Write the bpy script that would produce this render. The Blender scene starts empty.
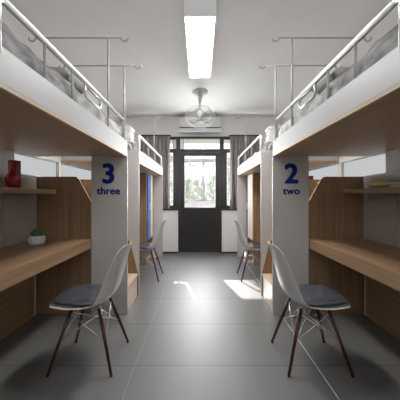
import bpy, bmesh, math, random
from mathutils import Vector, Matrix
random.seed(7)
S = bpy.context.scene
COL = S.collection

# ------------------------------------------------------------------ camera
cd = bpy.data.cameras.new('camera'); cam = bpy.data.objects.new('camera', cd); COL.objects.link(cam)
cam.location = (0, 0, 1.2); cam.rotation_euler = (math.radians(90), 0, 0)
cd.sensor_width = 36; cd.lens = 36 * 262 / 400; cd.shift_y = -0.01; cd.clip_start = 0.02
S.camera = cam
# ------------------------------------------------------------------ world, sun, window light, fill, exposure
S.view_settings.view_transform = 'Standard'; S.view_settings.look = 'None'
S.view_settings.gamma = 1; S.view_settings.use_curve_mapping = False
S.view_settings.exposure = 1.3
W = bpy.data.worlds.new('World'); S.world = W; W.use_nodes = True
bg = W.node_tree.nodes['Background']; bg.inputs[0].default_value = (0.93, 0.97, 1.0, 1); bg.inputs[1].default_value = 1.1
sd = bpy.data.lights.new('sun', 'SUN'); sun = bpy.data.objects.new('sun', sd); COL.objects.link(sun)
sd.energy = 9.0; sd.angle = math.radians(0.6); sd.color = (1, 0.97, 0.92)
sun.rotation_euler = Vector((0.232, -1.0, -0.528)).to_track_quat('-Z', 'Y').to_euler()
def portal(x, z, w, h, y=7.25):
    l = bpy.data.lights.new('sky_portal', 'AREA'); l.shape = 'RECTANGLE'; l.size = w; l.size_y = h
    l.cycles.is_portal = True
    o = bpy.data.objects.new('sky_portal', l); COL.objects.link(o)
    o.location = (x, y, z); o.rotation_euler = (math.radians(-90), 0, 0)
portal(0, 1.9, 3.6, 1.8)
def soft_light(name, x, y, z, w, h, power, ry, col=(0.95, 0.98, 1.0)):      # soft area light added at an opening to brighten the room
    l = bpy.data.lights.new(name, 'AREA'); l.shape = 'RECTANGLE'; l.size = w; l.size_y = h; l.energy = power; l.color = col
    o = bpy.data.objects.new(name, l); COL.objects.link(o)
    o.location = (x, y, z); o.rotation_euler = (math.radians(ry), 0, 0); return o
soft_light('ceiling_fill_front', 0, -1.66, 2.4, 2.6, .7, 17, 138)  # added fill behind the viewpoint, tilted up to brighten ceiling and end panels
soft_light('daylight_back', 0, 5.76, 1.50, 2.5, 1.1, 95, -90)
LAMP_STRENGTH = 22.0
PANE_STRENGTH = 0.23

# ------------------------------------------------------------------ materials
def mat(name, col, rough=0.5, metal=0.0, spec=0.5, coat=0.0):
    m = bpy.data.materials.new(name); m.use_nodes = True
    b = m.node_tree.nodes['Principled BSDF']
    b.inputs['Base Color'].default_value = (*col, 1); b.inputs['Roughness'].default_value = rough
    b.inputs['Metallic'].default_value = metal; b.inputs['Specular IOR Level'].default_value = spec
    b.inputs['Coat Weight'].default_value = coat
    return m
def nodes(m): return m.node_tree.nodes, m.node_tree.links, m.node_tree.nodes['Principled BSDF']
def noisy(name, c1, c2, scale=(8, 8, 8), rough=0.5, bump=0.0, detail=4, metal=0, spec=0.5, nscale=1.0):
    m = mat(name, c1, rough, metal, spec); N, L, b = nodes(m)
    tc = N.new('ShaderNodeTexCoord'); mp = N.new('ShaderNodeMapping'); mp.inputs['Scale'].default_value = scale
    no = N.new('ShaderNodeTexNoise'); no.inputs['Scale'].default_value = nscale; no.inputs['Detail'].default_value = detail
    r = N.new('ShaderNodeValToRGB'); r.color_ramp.elements[0].position = .32; r.color_ramp.elements[1].position = .68
    r.color_ramp.elements[0].color = (*c1, 1); r.color_ramp.elements[1].color = (*c2, 1)
    L.new(tc.outputs['Object'], mp.inputs[0]); L.new(mp.outputs[0], no.inputs[0]); L.new(no.outputs['Fac'], r.inputs[0])
    L.new(r.outputs[0], b.inputs['Base Color'])
    if bump:
        bp = N.new('ShaderNodeBump'); bp.inputs['Strength'].default_value = bump; bp.inputs['Distance'].default_value = 0.01
        L.new(no.outputs['Fac'], bp.inputs['Height']); L.new(bp.outputs[0], b.inputs['Normal'])
    return m
WD1, WD2 = (0.245, 0.148, 0.080), (0.34, 0.215, 0.122)
wood_y = noisy('oak_grain_along', WD1, WD2, (34, 1.3, 34), 0.42, 0.04)      # boards running down the room
wood_z = noisy('oak_grain_upright', WD1, WD2, (34, 34, 1.3), 0.42, 0.04)    # upright boards
wood_base = noisy('bounce_lit_oak_underside', (0.38, 0.24, 0.135), (0.48, 0.315, 0.185), (34, 1.3, 34), 0.42, 0.04)  # oak lightened in place of light bounced up from the floor
wood_edge = noisy('oak_pale_edge', (0.56, 0.42, 0.28), (0.66, 0.52, 0.37), (30, 2, 30), 0.4)
white_board = mat('white_board', (0.52, 0.52, 0.525), 0.4)
grey_board = noisy('warm_grey_board', (0.55, 0.52, 0.50), (0.58, 0.55, 0.53), (3, 3, 1), 0.5)
back_board = mat('taupe_board', (0.34, 0.30, 0.28), 0.5)
wall_m = noisy('wall_paint', (0.66, 0.64, 0.62), (0.69, 0.67, 0.65), (3, 3, 3), 0.8)
low_wall_m = noisy('low_wall_paint', (0.80, 0.78, 0.76), (0.83, 0.81, 0.79), (3, 3, 3), 0.6)
ceil_m = noisy('ceiling_paint', (0.70, 0.68, 0.66), (0.73, 0.71, 0.69), (2, 2, 2), 0.7)
dark_frame = mat('dark_metal_frame', (0.022, 0.020, 0.019), 0.35)
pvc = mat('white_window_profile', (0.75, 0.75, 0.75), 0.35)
pvc_out = mat('shaded_white_profile', (0.34, 0.34, 0.35), 0.6)  # white frame darkened so the colour carries its backlit shade
steel = mat('brushed_steel', (0.55, 0.55, 0.55), 0.33, 0.8)
white_metal = mat('white_painted_metal', (0.82, 0.82, 0.82), 0.3)
bar_metal = mat('grey_painted_metal', (0.40, 0.395, 0.39), 0.45)
plastic = mat('white_plastic', (0.68, 0.67, 0.655), 0.4)
blade_m = mat('grey_plastic', (0.30, 0.295, 0.29), 0.5)
shell_m = mat('pale_grey_shell', (0.62, 0.61, 0.60), 0.28)
pad_m = mat('dark_leather', (0.060, 0.066, 0.085), 0.26, coat=.4)
leg_m = noisy('red_brown_wood', (0.045, 0.010, 0.008), (0.085, 0.016, 0.012), (40, 40, 3), 0.3)
black_m = mat('black_rubber', (0.012, 0.012, 0.012), 0.5)
chrome = mat('bright_wire', (0.85, 0.85, 0.85), 0.2, 0.6)
navy = mat('navy_vinyl', (0.002, 0.022, 0.20), 0.6, spec=.2)
red_m = mat('red_glaze', (0.26, 0.006, 0.006), 0.15)
red_dk = mat('deep_red_lacquer', (0.18, 0.005, 0.005), 0.45, spec=.2)
pot_m = noisy('white_ceramic', (0.55, 0.53, 0.50), (0.70, 0.68, 0.65), (60, 60, 1), 0.3)
cactus_m = noisy('cactus_green', (0.03, 0.085, 0.025), (0.07, 0.17, 0.05), (60, 60, 60), 0.6)
soil_m = mat('dark_soil', (0.03, 0.022, 0.015), 0.9)
yellow_m = mat('yellow_cover', (0.62, 0.50, 0.01), 0.4)
slate_m = mat('slate_blue_cover', (0.12, 0.17, 0.20), 0.4)
paper_m = mat('paper', (0.6, 0.58, 0.52), 0.7)
curtain_m = noisy('grey_brown_curtain', (0.26, 0.24, 0.23), (0.33, 0.31, 0.30), (60, 60, 8), 0.85)
duvet_m = noisy('mottled_grey_fabric', (0.17, 0.17, 0.17), (0.46, 0.455, 0.45), (16, 9, 16), 0.9, 0.6)
pillow_m = noisy('grey_fabric', (0.30, 0.29, 0.285), (0.36, 0.35, 0.34), (20, 20, 20), 0.9, 0.2)
mattress_m = mat('white_mattress', (0.6, 0.6, 0.6), 0.9)
blue_m = mat('blue_laminate', (0.02, 0.13, 0.50), 0.15)
cream_m = mat('cream_laminate', (0.62, 0.52, 0.40), 0.35)
leaf_m = noisy('leaves', (0.14, 0.18, 0.09), (0.30, 0.34, 0.22), (1, 1, 1), 0.7)
bark_m = mat('bark', (0.16, 0.13, 0.10), 0.9)
ext_m = mat('exterior_plaster', (0.5, 0.495, 0.49), 0.8)

def emit(name, col, strength):
    m = bpy.data.materials.new(name); m.use_nodes = True; N = m.node_tree.nodes; L = m.node_tree.links
    N.remove(N['Principled BSDF']); e = N.new('ShaderNodeEmission'); e.inputs[0].default_value = (*col, 1)
    e.inputs[1].default_value = strength; L.new(e.outputs[0], N['Material Output'].inputs[0]); return m
lamp_m = emit('lamp_diffuser', (1, 0.985, 0.96), LAMP_STRENGTH)
pane_m = emit('daylit_frosted_glass', (0.96, 0.98, 1.0), PANE_STRENGTH)
def glass():
    m = bpy.data.materials.new('clear_glass'); m.use_nodes = True; N = m.node_tree.nodes; L = m.node_tree.links
    N.remove(N['Principled BSDF']); t = N.new('ShaderNodeBsdfTransparent'); g = N.new('ShaderNodeBsdfGlossy')
    g.inputs['Roughness'].default_value = 0.02; x = N.new('ShaderNodeMixShader'); x.inputs[0].default_value = 0.07
    L.new(t.outputs[0], x.inputs[1]); L.new(g.outputs[0], x.inputs[2]); L.new(x.outputs[0], N['Material Output'].inputs[0]); return m
glass_m = glass()
def floor_mat():
    m = mat('grey_floor_tile', (0.2, 0.2, 0.2), 0.3, spec=0.9); N, L, b = nodes(m)
    tc = N.new('ShaderNodeTexCoord'); sp = N.new('ShaderNodeSeparateXYZ'); L.new(tc.outputs['Object'], sp.inputs[0])
    def M(op, a, bv=None, c=None):
        n = N.new('ShaderNodeMath'); n.operation = op
        for i, v in enumerate((a, bv, c)):
            if v is None: continue
            if isinstance(v, (int, float)): n.inputs[i].default_value = v
            else: L.new(v, n.inputs[i])
        return n.outputs[0]
    def joint(coord, phase, step, w):
        f = M('FRACT', M('DIVIDE', M('SUBTRACT', coord, phase - 50 * step), step))
        d = M('MULTIPLY', M('MINIMUM', f, M('SUBTRACT', 1.0, f)), step)
        return M('LESS_THAN', d, w)
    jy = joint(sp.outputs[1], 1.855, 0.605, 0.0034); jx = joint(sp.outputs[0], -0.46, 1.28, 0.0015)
    mp = N.new('ShaderNodeMapping'); mp.inputs['Scale'].default_value = (3, 0.7, 1); L.new(tc.outputs['Object'], mp.inputs[0])
    no = N.new('ShaderNodeTexNoise'); no.inputs['Scale'].default_value = 2.0; no.inputs['Detail'].default_value = 6
    L.new(mp.outputs[0], no.inputs[0])
    r = N.new('ShaderNodeValToRGB'); r.color_ramp.elements[0].position = .3; r.color_ramp.elements[1].position = .7
    r.color_ramp.elements[0].color = (0.125, 0.123, 0.121, 1); r.color_ramp.elements[1].color = (0.148, 0.146, 0.143, 1)
    L.new(no.outputs['Fac'], r.inputs[0])
    m1 = N.new('ShaderNodeMixRGB'); L.new(jx, m1.inputs[0]); L.new(r.outputs[0], m1.inputs[1]); m1.inputs[2].default_value = (0.30, 0.30, 0.30, 1)  # lengthwise joints painted pale for the glint of the glossy floor
    m2 = N.new('ShaderNodeMixRGB'); L.new(jy, m2.inputs[0]); L.new(m1.outputs[0], m2.inputs[1]); m2.inputs[2].default_value = (0.035, 0.035, 0.035, 1)
    L.new(m2.outputs[0], b.inputs['Base Color'])
    rr = N.new('ShaderNodeMapRange'); rr.inputs[3].default_value = 0.40; rr.inputs[4].default_value = 0.50
    L.new(no.outputs['Fac'], rr.inputs[0]); L.new(rr.outputs[0], b.inputs['Roughness'])
    return m
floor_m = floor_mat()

# ------------------------------------------------------------------ helpers
def box(bm, x0, x1, y0, y1, z0, z1, s=1):
    xs = sorted((x0 * s, x1 * s))
    v = [bm.verts.new((x, y, z)) for x in xs for y in (y0, y1) for z in (z0, z1)]
    for f in ((0, 1, 3, 2), (4, 6, 7, 5), (0, 4, 5, 1), (2, 3, 7, 6), (0, 2, 6, 4), (1, 5, 7, 3)):
        bm.faces.new([v[i] for i in f])
def boxes(*L, s=1):
    bm = bmesh.new()
    for b in L: box(bm, *b, s=s)
    return bm
def tube(bm, pts, r, seg=10, cap=True, r2=None):
    pts = [Vector(p) for p in pts]; n = len(pts); rings = []
    up = None
    for i, p in enumerate(pts):
        t = (pts[min(i + 1, n - 1)] - pts[max(i - 1, 0)]).normalized()
        if up is None:
            a = Vector((0, 0, 1)) if abs(t.z) < .9 else Vector((1, 0, 0)); up = (a - t * a.dot(t)).normalized()
        else: up = (up - t * up.dot(t)).normalized()
        b = t.cross(up)
        rad = r if r2 is None else r + (r2 - r) * i / (n - 1)
        rings.append([bm.verts.new(p + (up * math.cos(2 * math.pi * k / seg) + b * math.sin(2 * math.pi * k / seg)) * rad) for k in range(seg)])
    for i in range(n - 1):
        for k in range(seg):
            bm.faces.new((rings[i][k], rings[i][(k + 1) % seg], rings[i + 1][(k + 1) % seg], rings[i + 1][k]))
    if cap:
        bm.faces.new(rings[0][::-1]); bm.faces.new(rings[-1])
def lathe(bm, prof, seg=32, c=(0, 0, 0), M=None, lobes=0, amp=0):
    rings = []
    for (r, z) in prof:
        ring = []
        for k in range(seg):
            a = 2 * math.pi * k / seg; rr = max(r, 1e-4) * (1 + amp * math.cos(lobes * a))
            v = Vector((rr * math.cos(a), rr * math.sin(a), z))
            if M: v = M @ v
            ring.append(bm.verts.new(v + Vector(c)))
        rings.append(ring)
    for i in range(len(rings) - 1):
        for k in range(seg):
            bm.faces.new((rings[i][k], rings[i][(k + 1) % seg], rings[i + 1][(k + 1) % seg], rings[i + 1][k]))
    bm.faces.new(rings[0][::-1]); bm.faces.new(rings[-1])
def prism_y(bm, poly, y0, y1, s=1):          # poly of (x,z)
    a = [bm.verts.new((x * s, y0, z)) for x, z in poly]; b = [bm.verts.new((x * s, y1, z)) for x, z in poly]
    n = len(poly); bm.faces.new(a); bm.faces.new(b[::-1])
    for i in range(n): bm.faces.new((a[i], b[i], b[(i + 1) % n], a[(i + 1) % n]))
def prism_z(bm, poly, z0, z1, s=1):          # poly of (x,y)
    a = [bm.verts.new((x * s, y, z0)) for x, y in poly]; b = [bm.verts.new((x * s, y, z1)) for x, y in poly]
    n = len(poly); bm.faces.new(a); bm.faces.new(b[::-1])
    for i in range(n): bm.faces.new((a[i], b[i], b[(i + 1) % n], a[(i + 1) % n]))
def wloc(o):
    v = Vector((0, 0, 0))
    while o: v += Vector(o.location); o = o.parent
    return v
def obj(name, bm, m, parent=None, smooth=False, bevel=0.0, at=None, label=None):
    """links the bmesh (world coordinates) as one mesh object, origin at `at` or at its base"""
    if at is None:
        lo = [min(v.co[i] for v in bm.verts) for i in range(3)]; hi = [max(v.co[i] for v in bm.verts) for i in range(3)]
        at = Vector(((lo[0] + hi[0]) / 2, (lo[1] + hi[1]) / 2, lo[2]))
    at = Vector(at)
    for v in bm.verts: v.co -= at
    bmesh.ops.recalc_face_normals(bm, faces=bm.faces)
    me = bpy.data.meshes.new(name); bm.to_mesh(me); bm.free()
    o = bpy.data.objects.new(name, me); COL.objects.link(o); me.materials.append(m)
    if smooth:
        for p in me.polygons: p.use_smooth = True
    o.location = at
    if parent: o.parent = parent; o.location = at - wloc(parent)
    if bevel:
        md = o.modifiers.new('bevel', 'BEVEL'); md.width = bevel; md.segments = 2; md.limit_method = 'ANGLE'
    if label: o['label'] = label
    return o
def thing(name, label, cat, loc, group=None, rz=0):
    o = bpy.data.objects.new(name, None); COL.objects.link(o); o.location = loc; o.rotation_euler = (0, 0, rz)
    o.empty_display_size = .1
    o['label'] = label; o['category'] = cat
    if group: o['group'] = group
    return o
def tag(o, label, cat, group=None, kind=None):
    o['label'] = label; o['category'] = cat
    if group: o['group'] = group
    if kind: o['kind'] = kind
    return o
def struct(name, bm, m, label, cat, parent=None, **k):
    o = obj(name, bm, m, parent, **k)
    if not parent: o['kind'] = 'structure'; o['label'] = label; o['category'] = cat
    return o
def sthing(name, loc, label, cat):
    o = thing(name, label, cat, loc); o['kind'] = 'structure'; return o
SIDE = {-1: 'left', 1: 'right'}

# ------------------------------------------------------------------ room shell
WX, H, YB, YF = 1.69, 2.88, 5.55, -1.5
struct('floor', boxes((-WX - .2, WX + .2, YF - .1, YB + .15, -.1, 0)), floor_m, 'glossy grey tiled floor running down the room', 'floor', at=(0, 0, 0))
struct('ceiling', boxes((-WX - .2, WX + .2, YF - .1, YB + .15, H, H + .12)), ceil_m, 'pale grey flat ceiling above the beds', 'ceiling')
for s in (-1, 1):
    # the side wall has a band of three frosted lights just below the beds
    L = [(WX, WX + .15, YF, YB + .15, 0, 1.405), (WX, WX + .15, YF, YB + .15, 1.602, H)]
    for a, b in ((YF, -.6), (2.29, 2.36), (3.14, 3.2), (5.1, YB + .15)): L.append((WX, WX + .15, a, b, 1.405, 1.602))
    struct('wall_' + SIDE[s], boxes(*L, s=s), wall_m, 'painted ' + SIDE[s] + ' side wall behind the loft beds', 'wall')
struct('wall_front', boxes((-WX, WX, YF - .1, YF, 0, 2.0), (-WX, WX, YF - .1, YF, 2.8, H), (-WX, -1.35, YF - .1, YF, 2.0, 2.8), (1.35, WX, YF - .1, YF, 2.0, 2.8)), wall_m, 'painted wall behind the viewpoint', 'wall')
n = 0
for s in (-1, 1):
    for a, b, t in ((-.6, 2.29, 'near'), (2.36, 3.14, 'stair'), (3.2, 5.1, 'far')):
        n += 1
        w = sthing('window_%d' % n, (s * (WX + .03), (a + b) / 2, 1.405), 'low strip of frosted glass high on the %s wall, %s' % (SIDE[s], {'near': 'behind the front desk', 'stair': 'behind the front steps', 'far': 'behind the far bed'}[t]), 'window')
        obj('pane', boxes((WX + .03, WX + .04, a + .012, b - .012, 1.415, 1.592), s=s), pane_m, w)
        obj('window_frame', boxes((WX + .015, WX + .05, a, a + .012, 1.405, 1.602), (WX + .015, WX + .05, b - .012, b, 1.405, 1.602), (WX + .015, WX + .05, a, b, 1.405, 1.415), (WX + .015, WX + .05, a, b, 1.592, 1.602), s=s), white_board, w)
n += 1
w = sthing('window_%d' % n, (0, YF - .05, 2.0), 'added unseen window behind the viewpoint for the fill light', 'window')  # window added as an opening for the fill light outside it
obj('window_frame', boxes((-1.35, 1.35, YF - .08, YF - .02, 2.0, 2.05), (-1.35, 1.35, YF - .08, YF - .02, 2.75, 2.8), *[(x - .025, x + .025, YF - .08, YF - .02, 2.05, 2.75) for x in (-1.325, -.44, .44, 1.325)]), pvc, w)
obj('pane', boxes((-1.3, 1.3, YF - .055, YF - .05, 2.05, 2.75)), glass_m, w)
# end wall with door and windows
struct('wall_back', boxes((-WX, WX, YB, YB + .15, 2.46, H), (-WX, -1.3, YB, YB + .15, 0, 2.46), (1.3, WX, YB, YB + .15, 0, 2.46),
       (-1.3, -.46, YB - .06, YB + .15, 0, .90), (.46, 1.3, YB - .06, YB + .15, 0, .90)), low_wall_m, 'pale end wall around the dark door and windows', 'wall')
for s in (-1, 1):
    struct('baseboard_' + SIDE[s], boxes((.465, WX - .001, YB - .075, YB - .06, 0, .035), s=s), dark_frame, 'thin black baseboard %s of the door' % SIDE[s], 'baseboard')
    struct('trim_%d' % (1 if s < 0 else 2), boxes((.46, 1.3, YB - .085, YB + .05, .90, .93), s=s), dark_frame, 'dark sill on the low wall %s of the door' % SIDE[s], 'sill')
    n += 1
    w = sthing('window_%d' % n, (s * .9, YB + .05, .93), 'dark framed side window %s of the door half behind the curtain' % SIDE[s], 'window')
    obj('window_frame', boxes((.421, .465, YB, YB + .07, 0, .93), (.421, .57, YB, YB + .07, .93, 2.15), (.42, .505, YB, YB + .07, 2.15, 2.46), (1.24, 1.3, YB, YB + .07, .93, 2.46), (.505, 1.24, YB, YB + .07, 2.40, 2.46),
        (.505, 1.24, YB, YB + .07, 2.12, 2.20), (.57, 1.24, YB, YB + .07, .93, 1.0), (.88, .92, YB, YB + .07, 1.0, 2.12), s=s), dark_frame, w, bevel=.003)
    obj('sash', boxes((.57, .585, YB + .02, YB + .05, 1.0, 2.12), (.865, .88, YB + .02, YB + .05, 1.0, 2.12), (.585, .865, YB + .02, YB + .05, 1.0, 1.02), (.585, .865, YB + .02, YB + .05, 2.10, 2.12), s=s), pvc, w, label='white inner sash')
    obj('pane', boxes((.585, .865, YB + .032, YB + .038, 1.02, 2.10), (.92, 1.24, YB + .032, YB + .038, 1.0, 2.12), s=s), glass_m, w)
    obj('transom_pane', boxes((.505, 1.24, YB + .032, YB + .038, 2.20, 2.40), s=s), glass_m, w)
n += 1
w = sthing('window_%d' % n, (0, YB + .05, 2.18), 'wide transom window above the dark door', 'window')
obj('window_frame', boxes((-.42, .42, YB, YB + .07, 2.415, 2.46), (-.42, .42, YB, YB + .07, 2.13, 2.195)), dark_frame, w, bevel=.003)
obj('pane', boxes((-.42, .42, YB + .032, YB + .038, 2.195, 2.415)), glass_m, w)
d = sthing('door_1', (0, YB + .03, 0), 'dark panelled door with a tall glass light at the end of the room', 'door')
obj('door_leaf', boxes((-.42, -.34, YB, YB + .05, .01, 2.125), (.34, .42, YB, YB + .05, .01, 2.125), (-.34, .34, YB, YB + .05, 2.06, 2.125),
    (-.34, .34, YB, YB + .05, .89, .945), (-.34, .34, YB, YB + .05, .01, .13)), dark_frame, d, bevel=.004)
bm = bmesh.new()
for k in range(9):
    x0 = -.34 + k * .68 / 9; box(bm, x0 + .003, x0 + .68 / 9 - .003, YB + .012, YB + .04, .13, .89)
box(bm, -.34, .34, YB + .02, YB + .035, .13, .89)
obj('board_panel', bm, dark_frame, d, bevel=.003)
obj('glazing_bead', boxes((-.34, -.325, YB + .005, YB + .045, .945, 2.06), (.325, .34, YB + .005, YB + .045, .945, 2.06), (-.325, .325, YB + .005, YB + .045, .945, .96), (-.325, .325, YB + .005, YB + .045, 2.045, 2.06)), black_m, d)
obj('pane', boxes((-.325, .325, YB + .022, YB + .028, .96, 2.045)), glass_m, d)
bm = boxes((-.40, -.365, YB - .012, YB, .98, 1.16)); tube(bm, [(-.382, YB - .012, 1.07), (-.382, YB - .045, 1.07), (-.28, YB - .045, 1.07)], .008)
obj('door_handle', bm, dark_frame, d)

# ------------------------------------------------------------------ balcony and outside
YO = 6.95
struct('floor_balcony', boxes((-2.4, 2.4, YB + .15, YO + .2, -.1, -.01)), ext_m, 'pale balcony floor behind the door', 'floor')
struct('wall_balcony', boxes((-2.4, 2.4, YO, YO + .15, -.01, 1.06), (-2.4, 2.4, YO, YO + .15, 2.84, 3.0), (-2.4, -1.9, YO, YO + .15, 1.06, 2.84), (1.9, 2.4, YO, YO + .15, 1.06, 2.84),
       (-.70, -.46, YO, YO + .15, 1.06, 2.84), (-.96, -.88, YO, YO + .15, 1.06, 2.84), (-2.4, -2.3, YB + .15, YO, -.01, 3.0), (2.3, 2.4, YB + .15, YO, -.01, 3.0)), ext_m, 'white balcony wall seen through the door, with an added post that cuts the sun', 'wall')  # narrow post left of the pier added to cut a stray sun streak
struct('ceiling_balcony', boxes((-2.4, 2.4, YB + .15, YO + .15, 3.0, 3.1), (-2.4, 2.4, YO + .15, 8.32, 2.86, 3.1)), ext_m, 'balcony ceiling with an added slab outside that blocks high sun', 'ceiling')  # outer slab added beyond the balcony windows to block high sun
for i, (a, b, mull) in enumerate(((-1.9, -.70, (-1.3, -.92)), (-.46, 1.9, (.085, .68, 1.27)))):  # mullion nearest the pier added in line with the sun-blocking post
    n += 1
    w = sthing('window_%d' % n, ((a + b) / 2, YO + .06, 1.06), ('white balcony window left of the pier' if i == 0 else 'white framed balcony window seen through the door glass'), 'window')
    L = [(a, b, YO + .02, YO + .09, 1.06, 1.10), (a, b, YO + .02, YO + .09, 2.10, 2.20), (a, b, YO + .02, YO + .09, 2.80, 2.84), (a, a + .03, YO + .02, YO + .09, 1.06, 2.84), (b - .03, b, YO + .02, YO + .09, 1.06, 2.84)]
    for m_ in mull: L.append((m_ - .045, m_ + .045, YO + .02, YO + .09, 1.06, 2.10))
    L.append((a, b, YO + .04, YO + .07, 2.50, 2.52))
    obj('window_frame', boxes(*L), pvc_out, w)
    obj('pane', boxes((a + .03, b - .03, YO + .05, YO + .055, 1.10, 2.80)), glass_m, w)
struct('ground', boxes((-30, 30, YO + .2, 45, -3.2, -3.0)), noisy('grass_ground', (.10, .13, .06), (.16, .18, .09), (.5, .5, .5), .9), 'green ground below the balcony', 'ground')
def tree(x, y, h, rad, label):
    t = thing('tree', label, 'tree', (x, y, -3.0), 'trees beyond the balcony')
    bm = bmesh.new(); tube(bm, [(x, y, -3.0), (x + .1, y, -1), (x - .05, y, h - rad)], .14, 8, True, .06)
    for k in range(9):
        a = k * 2.4; z = h - rad * (1.5 - .16 * k)
        tube(bm, [(x, y, z - .3), (x + math.cos(a) * rad * .4, y + math.sin(a) * rad * .4, z + .2), (x + math.cos(a) * rad * .8, y + math.sin(a) * rad * .8, z + .5)], .035, 5, True, .012)
    obj('trunk', bm, bark_m, t)
    bm = bmesh.new()
    for k in range(2600):
        v = Vector((random.gauss(0, 1), random.gauss(0, 1), random.gauss(0, 1))).normalized() * rad * (random.random() ** .45)
        v.z *= 1.25; c = Vector((x, y, h - rad * .6)) + v
        q = Matrix.Rotation(random.uniform(0, 6.28), 3, Vector((random.random(), random.random(), random.random() + .1)).normalized())
        sz = random.uniform(.05, .10)
        bm.faces.new([bm.verts.new(c + q @ Vector(p) * sz) for p in ((-1, 0, 0), (0, -.5, .1), (1, 0, 0), (0, .5, .1))])
    obj('foliage', bm, leaf_m, t)
tree(-1.1, 11.4, 2.3, 1.15, 'leafy pale green tree outside, left of the balcony mullion')
tree(1.5, 12.2, 2.6, 1.15, 'leafy pale green tree outside, right of the balcony mullion')
tree(.1, 16.0, 2.3, 1.5, 'lower pale tree outside between the two nearer trees')
tree(4.3, 13.0, 2.9, 1.4, 'tall tree outside seen through the right side window')

# ------------------------------------------------------------------ loft beds
X0, X1, XN, XD = .735, 1.675, 1.10, 1.665     # bed front, bed back, inner edge of end panel, desk back
ZS, ZF0, ZF1, ZR = 1.600, 1.603, 1.757, 1.943
def text_part(s_, size, cx, zbase, y, name, parent, bold):
    c = bpy.data.curves.new(name, 'FONT'); c.body = s_; c.size = size; c.align_x = 'CENTER'; c.extrude = .0012
    if len(s_) > 1: c.space_character = 1.06
    t = bpy.data.objects.new(name + '_curve', c); COL.objects.link(t)
    me = bpy.data.meshes.new_from_object(t.evaluated_get(bpy.context.evaluated_depsgraph_get()))
    bpy.data.objects.remove(t)
    bm = bmesh.new()
    for k in range(8):          # thicken the strokes
        n0 = len(bm.verts); bm.from_mesh(me); bm.verts.ensure_lookup_table(); a = k * math.pi / 4
        for v in bm.verts[n0:]: v.co += Vector((math.cos(a) * bold, math.sin(a) * bold * .7, k * .00002))
    bpy.data.meshes.remove(me)
    bmesh.ops.transform(bm, matrix=Matrix.Translation((cx, y, zbase)) @ Matrix.Rotation(math.radians(90), 4, 'X'), verts=bm.verts)
    return obj(name, bm, navy, parent)
def net_post(s, y, root, xin=1.335):
    bm = bmesh.new(); zt = 2.485; r = .0085
    tube(bm, [(s * (X0 + .012), y, 1.70), (s * (X0 + .012), y, zt)], r, 8)
    hook = lambda x, d: [(x, y, zt)] + [(x + d * .022 * math.sin(a), y, zt - .022 + .022 * math.cos(a)) for a in (0.6, 1.2, 1.9)]
    def hk(x, d):   # small upturned hook below the bar end
        return [(x + d * (.028 - .028 * math.cos(a)), y, zt - .028 * math.sin(a)) for a in [k * math.pi / 6 for k in range(0, 7)]]
    bar = [(s * xin, y, zt), (s * .64, y, zt)]
    tube(bm, bar, r * .85, 8)
    tube(bm, hk(s * xin, s), r * .85, 8); tube(bm, hk(s * .64, -s), r * .85, 8)
    obj('hook_bar', bm, bar_metal, root, smooth=True)
def bed(s, y0, y1, label, number=None, word=None, posts=(), rail0=None, balusters=(), near_panel=False, loop=None, plain_far=False):
    r = thing('loft_bed', label, 'bed', (s * (X0 + X1) / 2, (y0 + y1) / 2, 0), 'white and oak loft beds')
    obj('bed_base', boxes((X0 + .018, X1, y0, y1, ZS, ZS + .03), s=s), wood_base, r, label='oak underside board')
    obj('side_board', boxes((X0, X0 + .018, y0, y1, ZF0 + .0155, ZF1), s=s), white_board, r, bevel=.002, label='white front board')
    obj('edge_strip', boxes((X0, X0 + .0178, y0, y1, ZF0 - .002, ZF0 + .015), s=s), wood_edge, r)
    obj('end_board', boxes((X0 + .0185, X1, y1 - .018, y1, ZS + .031, ZF1), s=s), white_board, r)
    obj('end_board', boxes((X0 + .0185, X1, y0, y0 + .018, ZS + .031, ZF1), s=s), white_board, r)
    py = y1
    p = obj('end_panel', boxes((X0, XN, py - .024 if not number else py, py if not number else py + .022, 0, ZS - .004 if not number else ZF1 - .152), s=s), grey_board, r, bevel=.0015)
    if number:
        text_part(number, .275, s * .925, 1.333, py - .0015, 'number', p, .012)
        text_part(word, .102, s * .925, 1.218, py - .0015, 'number_word', p, .0042)
    if near_panel:
        obj('end_panel', boxes((X0, XN, y0 - .02, y0 - .001, 0, ZF1 - .02), s=s), grey_board, r, bevel=.0015)
        obj('ledge', boxes((1.28, 1.665, y0 + .02, y0 + .30, 1.385, 1.402), s=s), white_board, r, bevel=.002, label='small white ledge')
    # guard rail
    ra, rb = rail0, y1 - .10; rx = s * (X0 + .012)
    bm = bmesh.new()
    tube(bm, [(rx, ra, ZF1 - .03), (rx, ra, ZR - .03), (rx, ra + .008, ZR - .01), (rx, ra + .03, ZR), (rx, rb - .03, ZR), (rx, rb - .008, ZR - .01), (rx, rb, ZR - .03), (rx, rb, ZF1 - .03)], .016, 12)
    obj('guard_rail', bm, white_metal if near_panel else steel, r, smooth=True)
    for b in balusters:
        bm = bmesh.new(); tube(bm, [(rx, b, ZF1 - .03), (rx, b, ZR)], .007, 8); obj('baluster', bm, bar_metal, r, smooth=True)
    if loop:
        a, b = loop; bm = bmesh.new()
        tube(bm, [(rx, a, ZR - .005), (rx, a, 1.865), (rx, a + .02, 1.85), (rx, b - .03, 1.85), (rx, b, 1.87), (rx, b, 1.905), (rx, b - .02, 1.918), (rx, a + .02, 1.918)], .0075, 8)
        obj('rail_loop', bm, steel, r, smooth=True)
    for y in posts: net_post(s, y, r)
    return r
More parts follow.
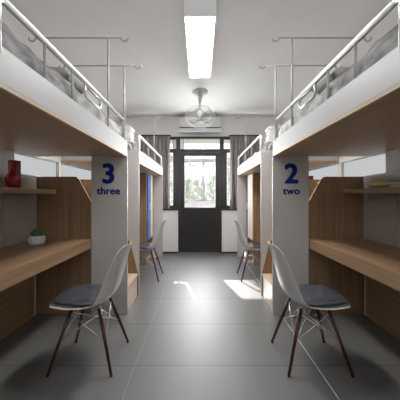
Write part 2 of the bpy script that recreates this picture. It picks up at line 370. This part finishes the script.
for s in (-1, 1):
    nm = ('3', 'three') if s < 0 else ('2', 'two')
    bed(s, .67, 2.65, 'front %s loft bed with the navy %s %s on its grey end panel' % (SIDE[s], nm[0], nm[1]), nm[0], nm[1],
        posts=(2.13, 2.585), rail0=.96, balusters=(1.26, 1.53), loop=(1.70, 1.97))
    bed(s, 3.18, 5.16, 'far %s loft bed standing beside the curtain' % SIDE[s], posts=(4.26,), rail0=3.21, balusters=(3.8, 4.4), near_panel=True)

# bedding
def duvet(s, y0, y1, label, zt, seed):
    rnd = random.Random(seed); NX, NY = 26, 90; ph = [rnd.uniform(0, 6.28) for _ in range(8)]
    xa, xb = X0 + .022, X1 - .02
    bm = bmesh.new(); G = []
    for j in range(NY + 1):
        y = y0 + (y1 - y0) * j / NY; row = []
        for i in range(NX + 1):
            u = i / NX; x = xa + (xb - xa) * u
            w = (.014 * math.sin(y * 13 + ph[0] + 2.2 * math.sin(x * 4 + ph[1])) + .009 * math.sin(y * 29 + x * 11 + ph[2]) + .006 * math.sin(y * 47 - x * 23 + ph[3]))
            e = min(u, 1 - u) * (xb - xa); fy = min(y - y0, y1 - y)
            fall = 1 - math.exp(-(e + .008) / .006); fall *= 1 - math.exp(-(fy + .003) / .04)
            z = 1.672 + (zt - 1.672) * fall + w * fall * (.35 + .65 * min(1, e / .12))
            row.append(bm.verts.new((s * (x + (.003 * math.sin(y * 31 + ph[4]) if i < 3 else 0)), y, z)))
        G.append(row)
    for j in range(NY):
        for i in range(NX): bm.faces.new((G[j][i], G[j][i + 1], G[j + 1][i + 1], G[j + 1][i]))
    # skirt + bottom
    ring = [G[0][i] for i in range(NX + 1)] + [G[j][NX] for j in range(1, NY + 1)] + [G[NY][i] for i in range(NX - 1, -1, -1)] + [G[j][0] for j in range(NY - 1, 0, -1)]
    low = [bm.verts.new((v.co.x, v.co.y, 1.668)) for v in ring]; m_ = len(ring)
    for i in range(m_): bm.faces.new((ring[i], ring[(i + 1) % m_], low[(i + 1) % m_], low[i]))
    bm.faces.new(low)
    return tag(obj('duvet', bm, duvet_m, smooth=True), label, 'duvet', 'grey duvets')
def pillow(s, cx, cy, cz, lx, ly, lz, tilt, label, m=pillow_m, name='pillow', rz=0):
    bm = bmesh.new(); n_ = 16; top = {}
    for side in (1, -1):
        for i in range(n_ + 1):
            for j in range(n_ + 1):
                u, v = i / n_ * 2 - 1, j / n_ * 2 - 1
                if side < 0 and (abs(u) == 1 or abs(v) == 1): top[(side, i, j)] = top[(1, i, j)]; continue
                h = lz / 2 * ((1 - u ** 4) * (1 - v ** 4)) ** .5
                pin = 1 - .06 * (1 - u * u) * (abs(v) == 1) - .06 * (1 - v * v) * (abs(u) == 1)
                top[(side, i, j)] = bm.verts.new((u * lx / 2 * pin, v * ly / 2 * pin, side * h))
        for i in range(n_):
            for j in range(n_):
                q = [top[(side, i, j)], top[(side, i + 1, j)], top[(side, i + 1, j + 1)], top[(side, i, j + 1)]]
                bm.faces.new(q if side > 0 else q[::-1])
    bmesh.ops.transform(bm, matrix=Matrix.Translation((s * cx, cy, cz)) @ Matrix.Rotation(rz * s, 4, 'Z') @ Matrix.Rotation(tilt, 4, 'X'), verts=bm.verts)
    return tag(obj(name, bm, m, smooth=True), label, 'pillow', 'grey pillows')
for s in (-1, 1):
    for (a, b, w_) in ((.70, 2.62, 'front'), (3.21, 5.13, 'far')):
        tag(obj('mattress', boxes((X0 + .03, X1 - .02, a, b, ZS + .03, 1.668), s=s), mattress_m, bevel=.01), 'thin mattress under the grey duvet on the %s %s bed' % (w_, SIDE[s]), 'mattress', 'mattresses')
    duvet(s, .72, 2.6, 'crumpled mottled grey duvet on the front %s bed' % SIDE[s], 1.885, 3 + s)
    duvet(s, 3.48, 5.1, 'crumpled grey duvet on the far %s bed' % SIDE[s], 1.815, 13 + s)
    pillow(s, 1.01, 1.74, 1.958, .44, .36, .13, .15, 'dark grey pillow on the duvet of the front %s bed' % SIDE[s])

# ------------------------------------------------------------------ desks, shelves, back panels
def desk(s, y0, y1, which):
    t = thing('desk', 'oak desk with deep pale front edge under the %s %s bed' % (which, SIDE[s]), 'desk', (s * 1.38, (y0 + y1) / 2, 0), 'built-in oak desks')
    obj('desk_top', boxes((XN + .018, XD, y0, y1, .740, .768), s=s), wood_y, t, bevel=.002)
    obj('apron', boxes((XN, XN + .018, y0, y1, .672, .768), s=s), wood_edge if False else wood_y, t, bevel=.002)
    obj('modesty_panel', boxes((XD - .012, XD, y0, y1 - .035, 0, .738), s=s), wood_y, t)
    obj('corner_post', boxes((XD - .012, XD, y1 - .034, y1, 0, .738), s=s), grey_board, t, label='grey corner strip')
def shelf(s, y0, y1, which, z=1.222):
    bm = bmesh.new(); R = .05
    pts = [(1.665, y0), (1.42, y0)] + [(1.42 + R - R * math.cos(a), y1 - R + R * math.sin(a)) for a in [k * math.pi / 12 for k in range(7)]] + [(1.665, y1)]
    prism_z(bm, pts, z, z + .043, s)
    tag(obj('wall_shelf', bm, wood_y, bevel=.002), 'oak shelf with a rounded end above the desk under the %s %s bed' % (which, SIDE[s]), 'shelf', 'oak wall shelves')
def backpanel(s, y0, y1, which):
    t = thing('back_panel', 'taupe back panel between desk and bed at the %s %s desk' % (which, SIDE[s]), 'panel', (s * 1.67, (y0 + y1) / 2, .74), 'taupe back panels')
    obj('board', boxes((XD + .001, WX - .001, y0, y1 + (.027 if which == 'front' else .008), .742, 1.40), s=s), back_board, t)
    yy = y0 + (y1 - y0) * .80
    obj('batten', boxes((XD - .010, XD + .0005, 2.21, 2.35, .770, 1.221) if which == 'front' else (XD - .010, XD + .0005, yy, yy + .12, .770, 1.221), s=s), back_board, t)
    if which == 'front': obj('batten', boxes((XD + .0, WX - .001, 2.21, 2.35, 1.401, 1.598), s=s), back_board, t)
for s in (-1, 1):
    desk(s, .40, 2.645, 'front'); shelf(s, .55, 2.62, 'front'); backpanel(s, .40, 2.645, 'front')
    desk(s, 3.185, 4.555, 'far'); shelf(s, 3.5, 4.5, 'far'); backpanel(s, 3.185, 4.555, 'far')

# ------------------------------------------------------------------ stair cabinets between the beds
def stairs(s):
    t = thing('stair_cabinet', 'oak step cabinet between the two %s beds' % SIDE[s], 'stairs', (s * 1.2, 2.91, 0), 'oak step cabinets')
    prof = [(1.67, .0), (1.67, 1.398), (1.285, 1.398), (1.262, 1.392), (1.242, 1.375), (1.228, 1.352), (1.10, 1.12), (.83, .63), (.745, .285), (.745, 0)]
    for y in (2.673, 3.138):
        bm = bmesh.new(); prism_y(bm, prof, y, y + .018, s); obj('side_panel', bm, wood_z, t)
        bm = bmesh.new(); pe = prof[4:9]      # pale edge band along the slope
        for a, b in zip(prof[2:8], prof[3:9]):
            dx, dz = b[0] - a[0], b[1] - a[1]; l = math.hypot(dx, dz); nx, nz = dz / l * .002, -dx / l * .002
            if nx > 0: nx, nz = -nx, -nz
            q = [a, b, (b[0] + nx, b[1] + abs(nz)), (a[0] + nx, a[1] + abs(nz))]
            prism_y(bm, q, y, y + .018, s)
        obj('edge_band', bm, wood_edge, t)
    tr = [(.742, .95, .272), (.95, 1.16, .545), (1.16, 1.37, .818), (1.37, 1.668, 1.09)]
    for k, (xa, xb, z) in enumerate(tr):
        zl = 0 if k == 0 else tr[k - 1][2]
        obj('step', boxes((xa, xb + .018 if xb < 1.6 else xb, 2.692, 3.137, z - .022, z), s=s), wood_edge, t, bevel=.002)
        obj('riser', boxes((xa + .012, xa + .028, 2.692, 3.137, zl, z - .0225), s=s), wood_z if k else wood_edge, t)
    return t
for s in (-1, 1): stairs(s)

# ------------------------------------------------------------------ wardrobes under the far beds
for s in (-1, 1):
    t = thing('wardrobe', 'oak wardrobe with a blue and a cream door under the far %s bed' % SIDE[s], 'wardrobe', (s * 1.3, 4.85, 0), 'oak wardrobes')
    ya, yb = 4.565, 5.13
    obj('body', boxes((.93, 1.66, ya, ya + .018, 0, 1.596), (.93, 1.66, yb - .018, yb, 0, 1.596), (1.642, 1.66, ya + .018, yb - .018, 0, 1.596),
        (.93, 1.642, ya + .018, yb - .018, 1.578, 1.596), (.93, 1.642, ya + .018, yb - .018, .42, .438), (.95, 1.642, ya + .018, yb - .018, .03, .048)), wood_z, t) if False else \
    obj('body', boxes((.93, 1.66, ya, ya + .018, 0, 1.596), (.93, 1.66, yb - .018, yb, 0, 1.596), (1.642, 1.66, ya + .018, yb - .018, 0, 1.596),
        (.93, 1.642, ya + .018, yb - .018, 1.578, 1.596), (.93, 1.642, ya + .018, yb - .018, .42, .438), (.95, 1.642, ya + .018, yb - .018, .03, .048), s=s), wood_z, t)
    sp = ((ya + .05, 4.80, blue_m, 'blue door'), (4.87, yb, cream_m, 'cream door')) if s < 0 else ((ya + .0, 5.0, cream_m, 'cream door'), (5.01, yb, blue_m, 'blue door'))
    for a, b, m_, l in sp:
        dd = obj('door', boxes((.912, .929, a, b, .425, 1.59), s=s), m_, t, bevel=.002, label=l)
        bm = boxes((.905, .912, b - .03, b - .02, .95, 1.07), s=s); obj('handle', bm, white_metal, dd)

# ------------------------------------------------------------------ chairs
def make_chair():
    r = thing('shell_chair', 'x', 'chair', (0, 0, 0), 'shell chairs with dowel legs')
    prof = [(.268, .436), (.262, .445), (.240, .449), (.20, .452), (.13, .444), (.05, .434), (-.03, .430), (-.09, .434), (-.135, .450), (-.168, .482), (-.192, .53), (-.209, .59), (-.225, .655), (-.242, .72), (-.260, .785), (-.274, .825), (-.285, .848)]
    hw = [.150, .172, .190, .208, .226, .232, .234, .232, .228, .222, .216, .210, .203, .192, .172, .145, .095]
    n_ = len(prof); NV = 22
    def pos(i, v):      # v -1..1 across
        f, z = prof[i]; w = hw[i]; t_ = Vector((prof[min(i + 1, n_ - 1)][0] - prof[max(i - 1, 0)][0], 0, prof[min(i + 1, n_ - 1)][1] - prof[max(i - 1, 0)][1])).normalized()
        nrm = Vector((t_.z, 0, -t_.x))            # towards the sitter (up on seat, forward on back)
        if nrm.z < 0 and i < 8: nrm = -nrm
        if nrm.x < 0 and i >= 8: nrm = -nrm
        lift = {0: .0, 1: .001, 2: .002, 3: .006, 4: .012, 5: .02, 6: .03, 7: .04, 8: .05, 9: .058, 10: .06, 11: .058, 12: .052, 13: .044, 14: .034, 15: .024, 16: .012}[i]
        if i < 5: f -= (.060, .050, .034, .016, .004)[i] * abs(v) ** 2.5
        return Vector((f, v * w, z)) + nrm * lift * abs(v) ** 2.6
    bm = bmesh.new(); G = [[bm.verts.new(pos(i, -1 + 2 * j / NV)) for j in range(NV + 1)] for i in range(n_)]
    for i in range(n_ - 1):
        for j in range(NV): bm.faces.new((G[i][j], G[i][j + 1], G[i + 1][j + 1], G[i + 1][j]))
    o = obj('shell', bm, shell_m, r, smooth=True, at=(0, 0, 0))
    md = o.modifiers.new('thick', 'SOLIDIFY'); md.thickness = .007; md.offset = 0
    md = o.modifiers.new('sub', 'SUBSURF'); md.levels = 1; md.render_levels = 2
    # pad
    bm = bmesh.new(); NU = 20; A = []
    for side in (1, -1):
        for i in range(NU + 1):
            row = []
            for j in range(NU + 1):
                u, v = i / NU * 2 - 1, j / NU * 2 - 1
                # squircle map
                a, b = u * math.sqrt(1 - v * v / 2 * .75), v * math.sqrt(1 - u * u / 2 * .75)
                f = .050 + a * .20; yy = b * .205
                edge = max(abs(u), abs(v)); h = (1 - edge ** 6) ** .5 * .014
                base = .452 + .018 * (abs(yy) / .2) ** 2.6 + .012 * max(0, (f - .05) / .18) ** 1.0 - .006
                row.append((f, yy, base + .011 + side * h))
            A.append(row)
    T = [[bm.verts.new(p) for p in row] for row in A[:NU + 1]]
    Bt = [[T[i][j] if (i in (0, NU) or j in (0, NU)) else bm.verts.new(A[NU + 1 + i][j]) for j in range(NU + 1)] for i in range(NU + 1)]
    for i in range(NU):
        for j in range(NU):
            bm.faces.new((T[i][j], T[i + 1][j], T[i + 1][j + 1], T[i][j + 1])); bm.faces.new((Bt[i][j], Bt[i][j + 1], Bt[i + 1][j + 1], Bt[i + 1][j]))
    obj('seat_pad', bm, pad_m, r, smooth=True, at=(0, 0, 0), label='dark leather seat pad')
    top = {}; 
    for a in (-1, 1):
        for b in (-1, 1):
            P0 = Vector((a * .096, b * .108, .412)); P1 = Vector((a * .211, b * .2025, .012))
            bm = bmesh.new(); tube(bm, [P0, P0.lerp(P1, .5), P1], .0135, 12, True, .0095)
            lg = obj('leg', bm, leg_m, r, smooth=True, at=(0, 0, 0), label='red-brown dowel leg')
            bm = bmesh.new(); tube(bm, [P1 + Vector((0, 0, .004)), (P1.x * 1.002, P1.y * 1.002, 0)], .010, 10); obj('foot_cap', bm, black_m, lg, smooth=True, at=(0, 0, 0))
            top[(a, b)] = (P0, P1)
    bm = bmesh.new(); rw = .0037
    def pt(k, t_): return top[k][0].lerp(top[k][1], t_)
    for (k1, k2) in (((-1, -1), (1, -1)), ((-1, 1), (1, 1)), ((-1, -1), (-1, 1)), ((1, -1), (1, 1))):
        tube(bm, [pt(k1, .08), pt(k2, .52)], rw, 6); tube(bm, [pt(k2, .08), pt(k1, .52)], rw, 6)
    tube(bm, [pt((-1, -1), .52), pt((1, 1), .06)], rw, 6); tube(bm, [pt((1, -1), .52), pt((-1, 1), .06)], rw, 6)
    obj('wire_brace', bm, chrome, r, smooth=True, at=(0, 0, 0), label='bright wire bracing')
    bm = bmesh.new()
    for b in (-1, 1): tube(bm, [(.10, b * .106, .412), (-.10, b * .106, .412)], .006, 8)
    for a in (-.096, .096): tube(bm, [(a, -.106, .412), (a, .106, .412)], .006, 8)
    for a in (-.096, .096):
        for b in (-.106, .106): tube(bm, [(a, b, .408), (a, b, .434)], .012, 8)
    obj('mounting_frame', bm, bar_metal, r, smooth=True, at=(0, 0, 0))
    return r
def copy_tree(o, parent=None):
    c = o.copy(); COL.objects.link(c)
    if parent: c.parent = parent
    for ch in list(o.children): copy_tree(ch, c)
    return c
ch0 = make_chair()
for i, (s, y, l) in enumerate(((-1, 1.945, 'pale grey shell chair with dark pad in front of the three panel'), (1, 1.945, 'pale grey shell chair with dark pad in front of the two panel'),
                               (-1, 3.865, 'small distant shell chair tucked under the far left bed'), (1, 3.865, 'small distant shell chair tucked under the far right bed, in the sun patch'))):
    c = ch0 if i == 0 else copy_tree(ch0)
    c.location = (s * .803 if i < 2 else s * .792, y, 0); c.rotation_euler = (0, 0, math.pi if s < 0 else 0); c['label'] = l

# ------------------------------------------------------------------ ceiling lamp
LX, LA, LB, LZ = .139, 2.213, 3.375, 2.72
t = thing('ceiling_lamp', 'long rectangular white ceiling lamp with a glowing panel', 'lamp', (0, 2.79, LZ))
obj('housing', boxes((-LX, -LX + .012, LA, LB, LZ, H - .001), (LX - .012, LX, LA, LB, LZ, H - .001), (-LX + .012, LX - .012, LA, LA + .012, LZ, H - .001), (-LX + .012, LX - .012, LB - .012, LB, LZ, H - .001),
    (-LX + .012, LX - .012, LA + .012, LB - .012, LZ + .03, LZ + .05)), white_metal, t, bevel=.001)
obj('diffuser', boxes((-LX + .0125, LX - .0125, LA + .0125, LB - .0125, LZ + .004, LZ + .012)), lamp_m, t, label='glowing white panel')

# ------------------------------------------------------------------ ceiling fan
FY = 4.22
t = thing('ceiling_fan', 'white caged orbit fan hanging from the ceiling before the air conditioner', 'fan', (0, FY, H))
bm = bmesh.new(); lathe(bm, [(.125, 0), (.127, -.012), (.118, -.03), (.085, -.055), (.05, -.07), (.042, -.078)], 32, (0, FY, H - .001)); obj('canopy', bm, plastic, t, smooth=True)
bm = bmesh.new(); lathe(bm, [(.04, -.07), (.036, -.12), (.026, -.16), (.018, -.20), (.018, -.26)], 24, (0, FY, H)); obj('stem', bm, plastic, t, smooth=True)
FC = Vector((0, FY - .06, 2.465)); RM = Matrix.Rotation(math.radians(60), 3, 'X')   # axis tips towards the viewpoint
bm = bmesh.new(); lathe(bm, [(.02, -.01), (.042, 0), (.048, .05), (.04, .09), (.02, .105)], 24, FC + RM @ Vector((0, 0, .01)), RM)
obj('motor', bm, plastic, t, smooth=True)
bm = bmesh.new(); tube(bm, [(0, FY, 2.63), (0, FY + .03, 2.57), FC + RM @ Vector((0, 0, .10))], .016, 10); obj('yoke', bm, plastic, t, smooth=True)
for k in range(3):
    bm = bmesh.new(); a0 = k * 2.094 + math.pi / 2 + .1; pts = []
    for q in range(9):
        rr = .03 + .165 * q / 8
        for w_ in (-1, 1):
            a = a0 + w_ * (.50 - .10 * q / 8) * (1 if q < 8 else .6); pts.append(bm.verts.new(FC + RM @ Vector((rr * math.cos(a), rr * math.sin(a), -.03 + w_ * .016))))
    for q in range(8): bm.faces.new((pts[2 * q], pts[2 * q + 1], pts[2 * q + 3], pts[2 * q + 2]))
    o = obj('blade', bm, blade_m, t, smooth=True); md = o.modifiers.new('t', 'SOLIDIFY'); md.thickness = .004
bm = bmesh.new(); R = .235
for zz, rr in ((0, R), (-.07, .19), (.07, .19), (-.10, .06), (-.088, .13)):
    tube(bm, [FC + RM @ Vector((rr * math.cos(a), rr * math.sin(a), zz)) for a in [k * 2 * math.pi / 40 for k in range(41)]], .0045 if zz == 0 else .002, 6, False)
for k in range(36):
    a = k * 2 * math.pi / 36
    P = [FC + RM @ Vector((rr * math.cos(a), rr * math.sin(a), zz)) for rr, zz in ((.045, -.10), (.13, -.088), (.19, -.07), (.225, -.04), (R, 0), (.225, .04), (.19, .07), (.12, .088), (.055, .10))]
    tube(bm, P, .0014, 4)
obj('cage', bm, white_metal, t, smooth=True)
bm = bmesh.new(); lathe(bm, [(.045, -.108), (.05, -.10), (.045, -.095)], 20, FC, RM); obj('badge', bm, plastic, t, smooth=True)

# ------------------------------------------------------------------ air conditioner
t = thing('air_conditioner', 'white wall air conditioner above the door', 'air conditioner', (0, 5.44, 2.5))
AF = 5.33
bm = bmesh.new(); prof = [(AF, 2.607), (AF, 2.80), (AF + .03, 2.825), (5.549, 2.825), (5.549, 2.607)]
a = [bm.verts.new((-.43, y, z)) for y, z in prof]; b = [bm.verts.new((.43, y, z)) for y, z in prof]; bm.faces.new(a); bm.faces.new(b[::-1])
for i in range(5): bm.faces.new((a[i], b[i], b[(i + 1) % 5], a[(i + 1) % 5]))
obj('casing', bm, plastic, t, bevel=.006)
obj('outlet', boxes((-.42, .42, AF + .03, 5.549, 2.53, 2.605)), black_m, t, label='dark air slot')
obj('flap', boxes((-.43, .43, AF + .0, AF + .022, 2.50, 2.582)), plastic, t, bevel=.004)
obj('display', boxes((-.40, -.385, AF - .001, AF, 2.63, 2.645)), black_m, t)

# ------------------------------------------------------------------ curtains
for s in (-1, 1):
    t = thing('curtain', 'dark grey-brown pleated curtain at the window %s of the door' % SIDE[s], 'curtain', (s * .94, 5.42, .94), 'pleated curtains')
    bm = bmesh.new(); NX = 200; P = []
    for i in range(NX + 1):
        x = .62 + (1.26 - .62) * i / NX; ph = x * 2 * math.pi / .085
        P.append((x, 5.40 + .022 * math.sin(ph) + .006 * math.sin(ph * 2.3 + 1)))
    rows = []
    for z in (.935, 1.3, 1.8, 2.2, 2.43):
        k = 1 if z < 2.3 else .8
        rows.append([bm.verts.new((s * x, 5.40 + (y - 5.40) * k, z)) for x, y in P])
    for j in range(4):
        for i in range(NX): bm.faces.new((rows[j][i], rows[j][i + 1], rows[j + 1][i + 1], rows[j + 1][i]))
    o = obj('fabric', bm, curtain_m, t, smooth=True); md = o.modifiers.new('t', 'SOLIDIFY'); md.thickness = .002
    obj('track', boxes((.60, 1.28, 5.385, 5.415, 2.432, 2.458), s=s), dark_frame, t)

# ------------------------------------------------------------------ folded blankets on baskets, head of the far beds
towel_m = noisy('white_towel', (0.66, 0.655, 0.64), (0.76, 0.755, 0.74), (60, 60, 60), 0.95, 0.3)
basket_m = noisy('grey_felt', (0.30, 0.295, 0.29), (0.36, 0.355, 0.35), (80, 80, 80), 0.95, 0.2)
for s in (-1, 1):
    b0 = 1.6685
    t = thing('storage_basket', 'grey storage basket at the head of the far %s bed, under the folded blankets' % SIDE[s], 'basket', (s * .95, 3.33, b0), 'grey storage baskets')
    obj('body', boxes((.822, 1.12, 3.225, 3.235, b0, 1.862), (.822, 1.12, 3.425, 3.435, b0, 1.862), (.822, .832, 3.235, 3.425, b0, 1.862), (1.11, 1.12, 3.235, 3.425, b0, 1.862), (.832, 1.11, 3.235, 3.425, b0, b0 + .01), (.826, 1.115, 3.23, 3.43, 1.862, 1.868), s=s), basket_m, t, bevel=.003)
    for yy in (3.221, ):
        bm = bmesh.new(); tube(bm, [(s * (.885 + .04 * math.cos(a)), yy, 1.765 + .075 * math.sin(a)) for a in [k * math.pi / 12 for k in range(13)]], .009, 8)
        obj('handle', bm, towel_m, t, smooth=True, label='white arched handle')
    for k in range(4):
        z = 1.870 + k * .0505; w = .004 * ((k * 7) % 3); h = .049
        pr = []
        for q in range(9):      # rounded fold on the corridor side
            a = math.pi / 2 + math.pi * q / 8; pr.append((.850 + w + .0245 + .0245 * math.cos(a) * 1.0, z + h / 2 + h / 2 * math.sin(a)))
        pr += [(1.07 - w, z), (1.078 - w, z + h * .25), (1.07 - w, z + h * .46), (.90, z + h * .50), (1.07 - w, z + h * .54), (1.078 - w, z + h * .75), (1.07 - w, z + h)]
        bm = bmesh.new(); prism_y(bm, pr, 3.24 + w, 3.42 - w, s)
        tag(obj('folded_blanket', bm, towel_m, bevel=.007), '%s folded white blanket of the stack on the far %s bed' % (('lowest', 'second lowest', 'second highest', 'topmost')[k], SIDE[s]), 'blanket', 'folded white blankets')

# ------------------------------------------------------------------ small things
SH = 1.2655     # shelf top
bm = bmesh.new(); box(bm, -1.535, -1.470, 2.09, 2.155, SH, SH + .222)
t = tag(obj('box_vase', bm, red_dk, bevel=.006), 'tall deep red square vase at the back of the left shelf', 'vase')
bm = bmesh.new(); lathe(bm, [(.020, 0), (.034, .018), (.043, .042), (.046, .066), (.043, .088), (.032, .108), (.016, .122), (.010, .145), (.010, .18), (.014, .20), (.010, .20)], 32, (-1.455, 2.025, SH))
tag(obj('bottle_vase', bm, red_m, smooth=True), 'glossy red round-bellied bottle vase with a thin neck on the left shelf', 'vase')
t = thing('potted_cactus', 'small round green cactus in a white ribbed pot on the left desk', 'plant', (-1.455, 2.34, .7685))
bm = bmesh.new(); lathe(bm, [(.045, 0), (.058, .004), (.070, .03), (.066, .06), (.056, .078), (.050, .078), (.048, .066)], 48, (-1.455, 2.34, .7685), None, 24, .012); obj('pot', bm, pot_m, t, smooth=True)
bm = bmesh.new(); lathe(bm, [(.047, 0), (.03, .003)], 24, (-1.455, 2.34, .7685 + .066)); obj('soil', bm, soil_m, t)
bm = bmesh.new(); lathe(bm, [(.028, 0), (.042, .012), (.046, .03), (.040, .050), (.026, .064), (.008, .070)], 60, (-1.455, 2.34, .7685 + .066), None, 12, .09)
for k in range(90):
    a = random.uniform(0, 6.28); e = random.uniform(.1, 1.4); d = Vector((math.cos(a) * math.cos(e), math.sin(a) * math.cos(e), math.sin(e)))
    p = Vector((-1.455, 2.34, .7685 + .09)) + d * .042; tube(bm, [p, p + d * .010], .0012, 4)
obj('cactus', bm, cactus_m, t, smooth=True)
def book(x0, x1, y0, y1, z0, z1, m, label, rz=0):
    t = thing('book', label, 'book', ((x0 + x1) / 2, (y0 + y1) / 2, z0), 'books on the right shelf')
    obj('cover', boxes((x0, x1, y0, y1, z0, z0 + .003), (x0, x1, y0, y1, z1 - .003, z1), (x0, x0 + .003, y0, y1, z0 + .003, z1 - .003)), m, t)
    obj('pages', boxes((x0 + .0035, x1 - .004, y0 + .004, y1 - .004, z0 + .0032, z1 - .0032)), paper_m, t)
    t.rotation_euler = (0, 0, rz); return t
book(1.435, 1.615, 1.99, 2.23, SH, SH + .022, slate_m, 'slate blue book lying under the yellow one on the right shelf', .04)
book(1.44, 1.61, 2.01, 2.21, SH + .0225, SH + .045, yellow_m, 'yellow book lying on top of the slate blue book', -.06)
book(1.50, 1.64, 1.70, 1.93, SH, SH + .03, paper_m, 'pale book lying nearer than the yellow one on the right shelf', .03)
tag(obj('red_box', boxes((1.33, 1.41, 3.25, 3.33, 1.4025, 1.452)), red_m, bevel=.008), 'small red box on the white ledge behind the two panel', 'box')
struct('trim_3', boxes((.818, .823, .9, 5.4, 0, .0012)), mat('painted_joint_glint', (.85, .85, .85), .3), 'glint along a floor tile joint under the right chairs, added as a pale strip', 'floor glint')  # pale strip painted in for the glossy glint of a tile joint
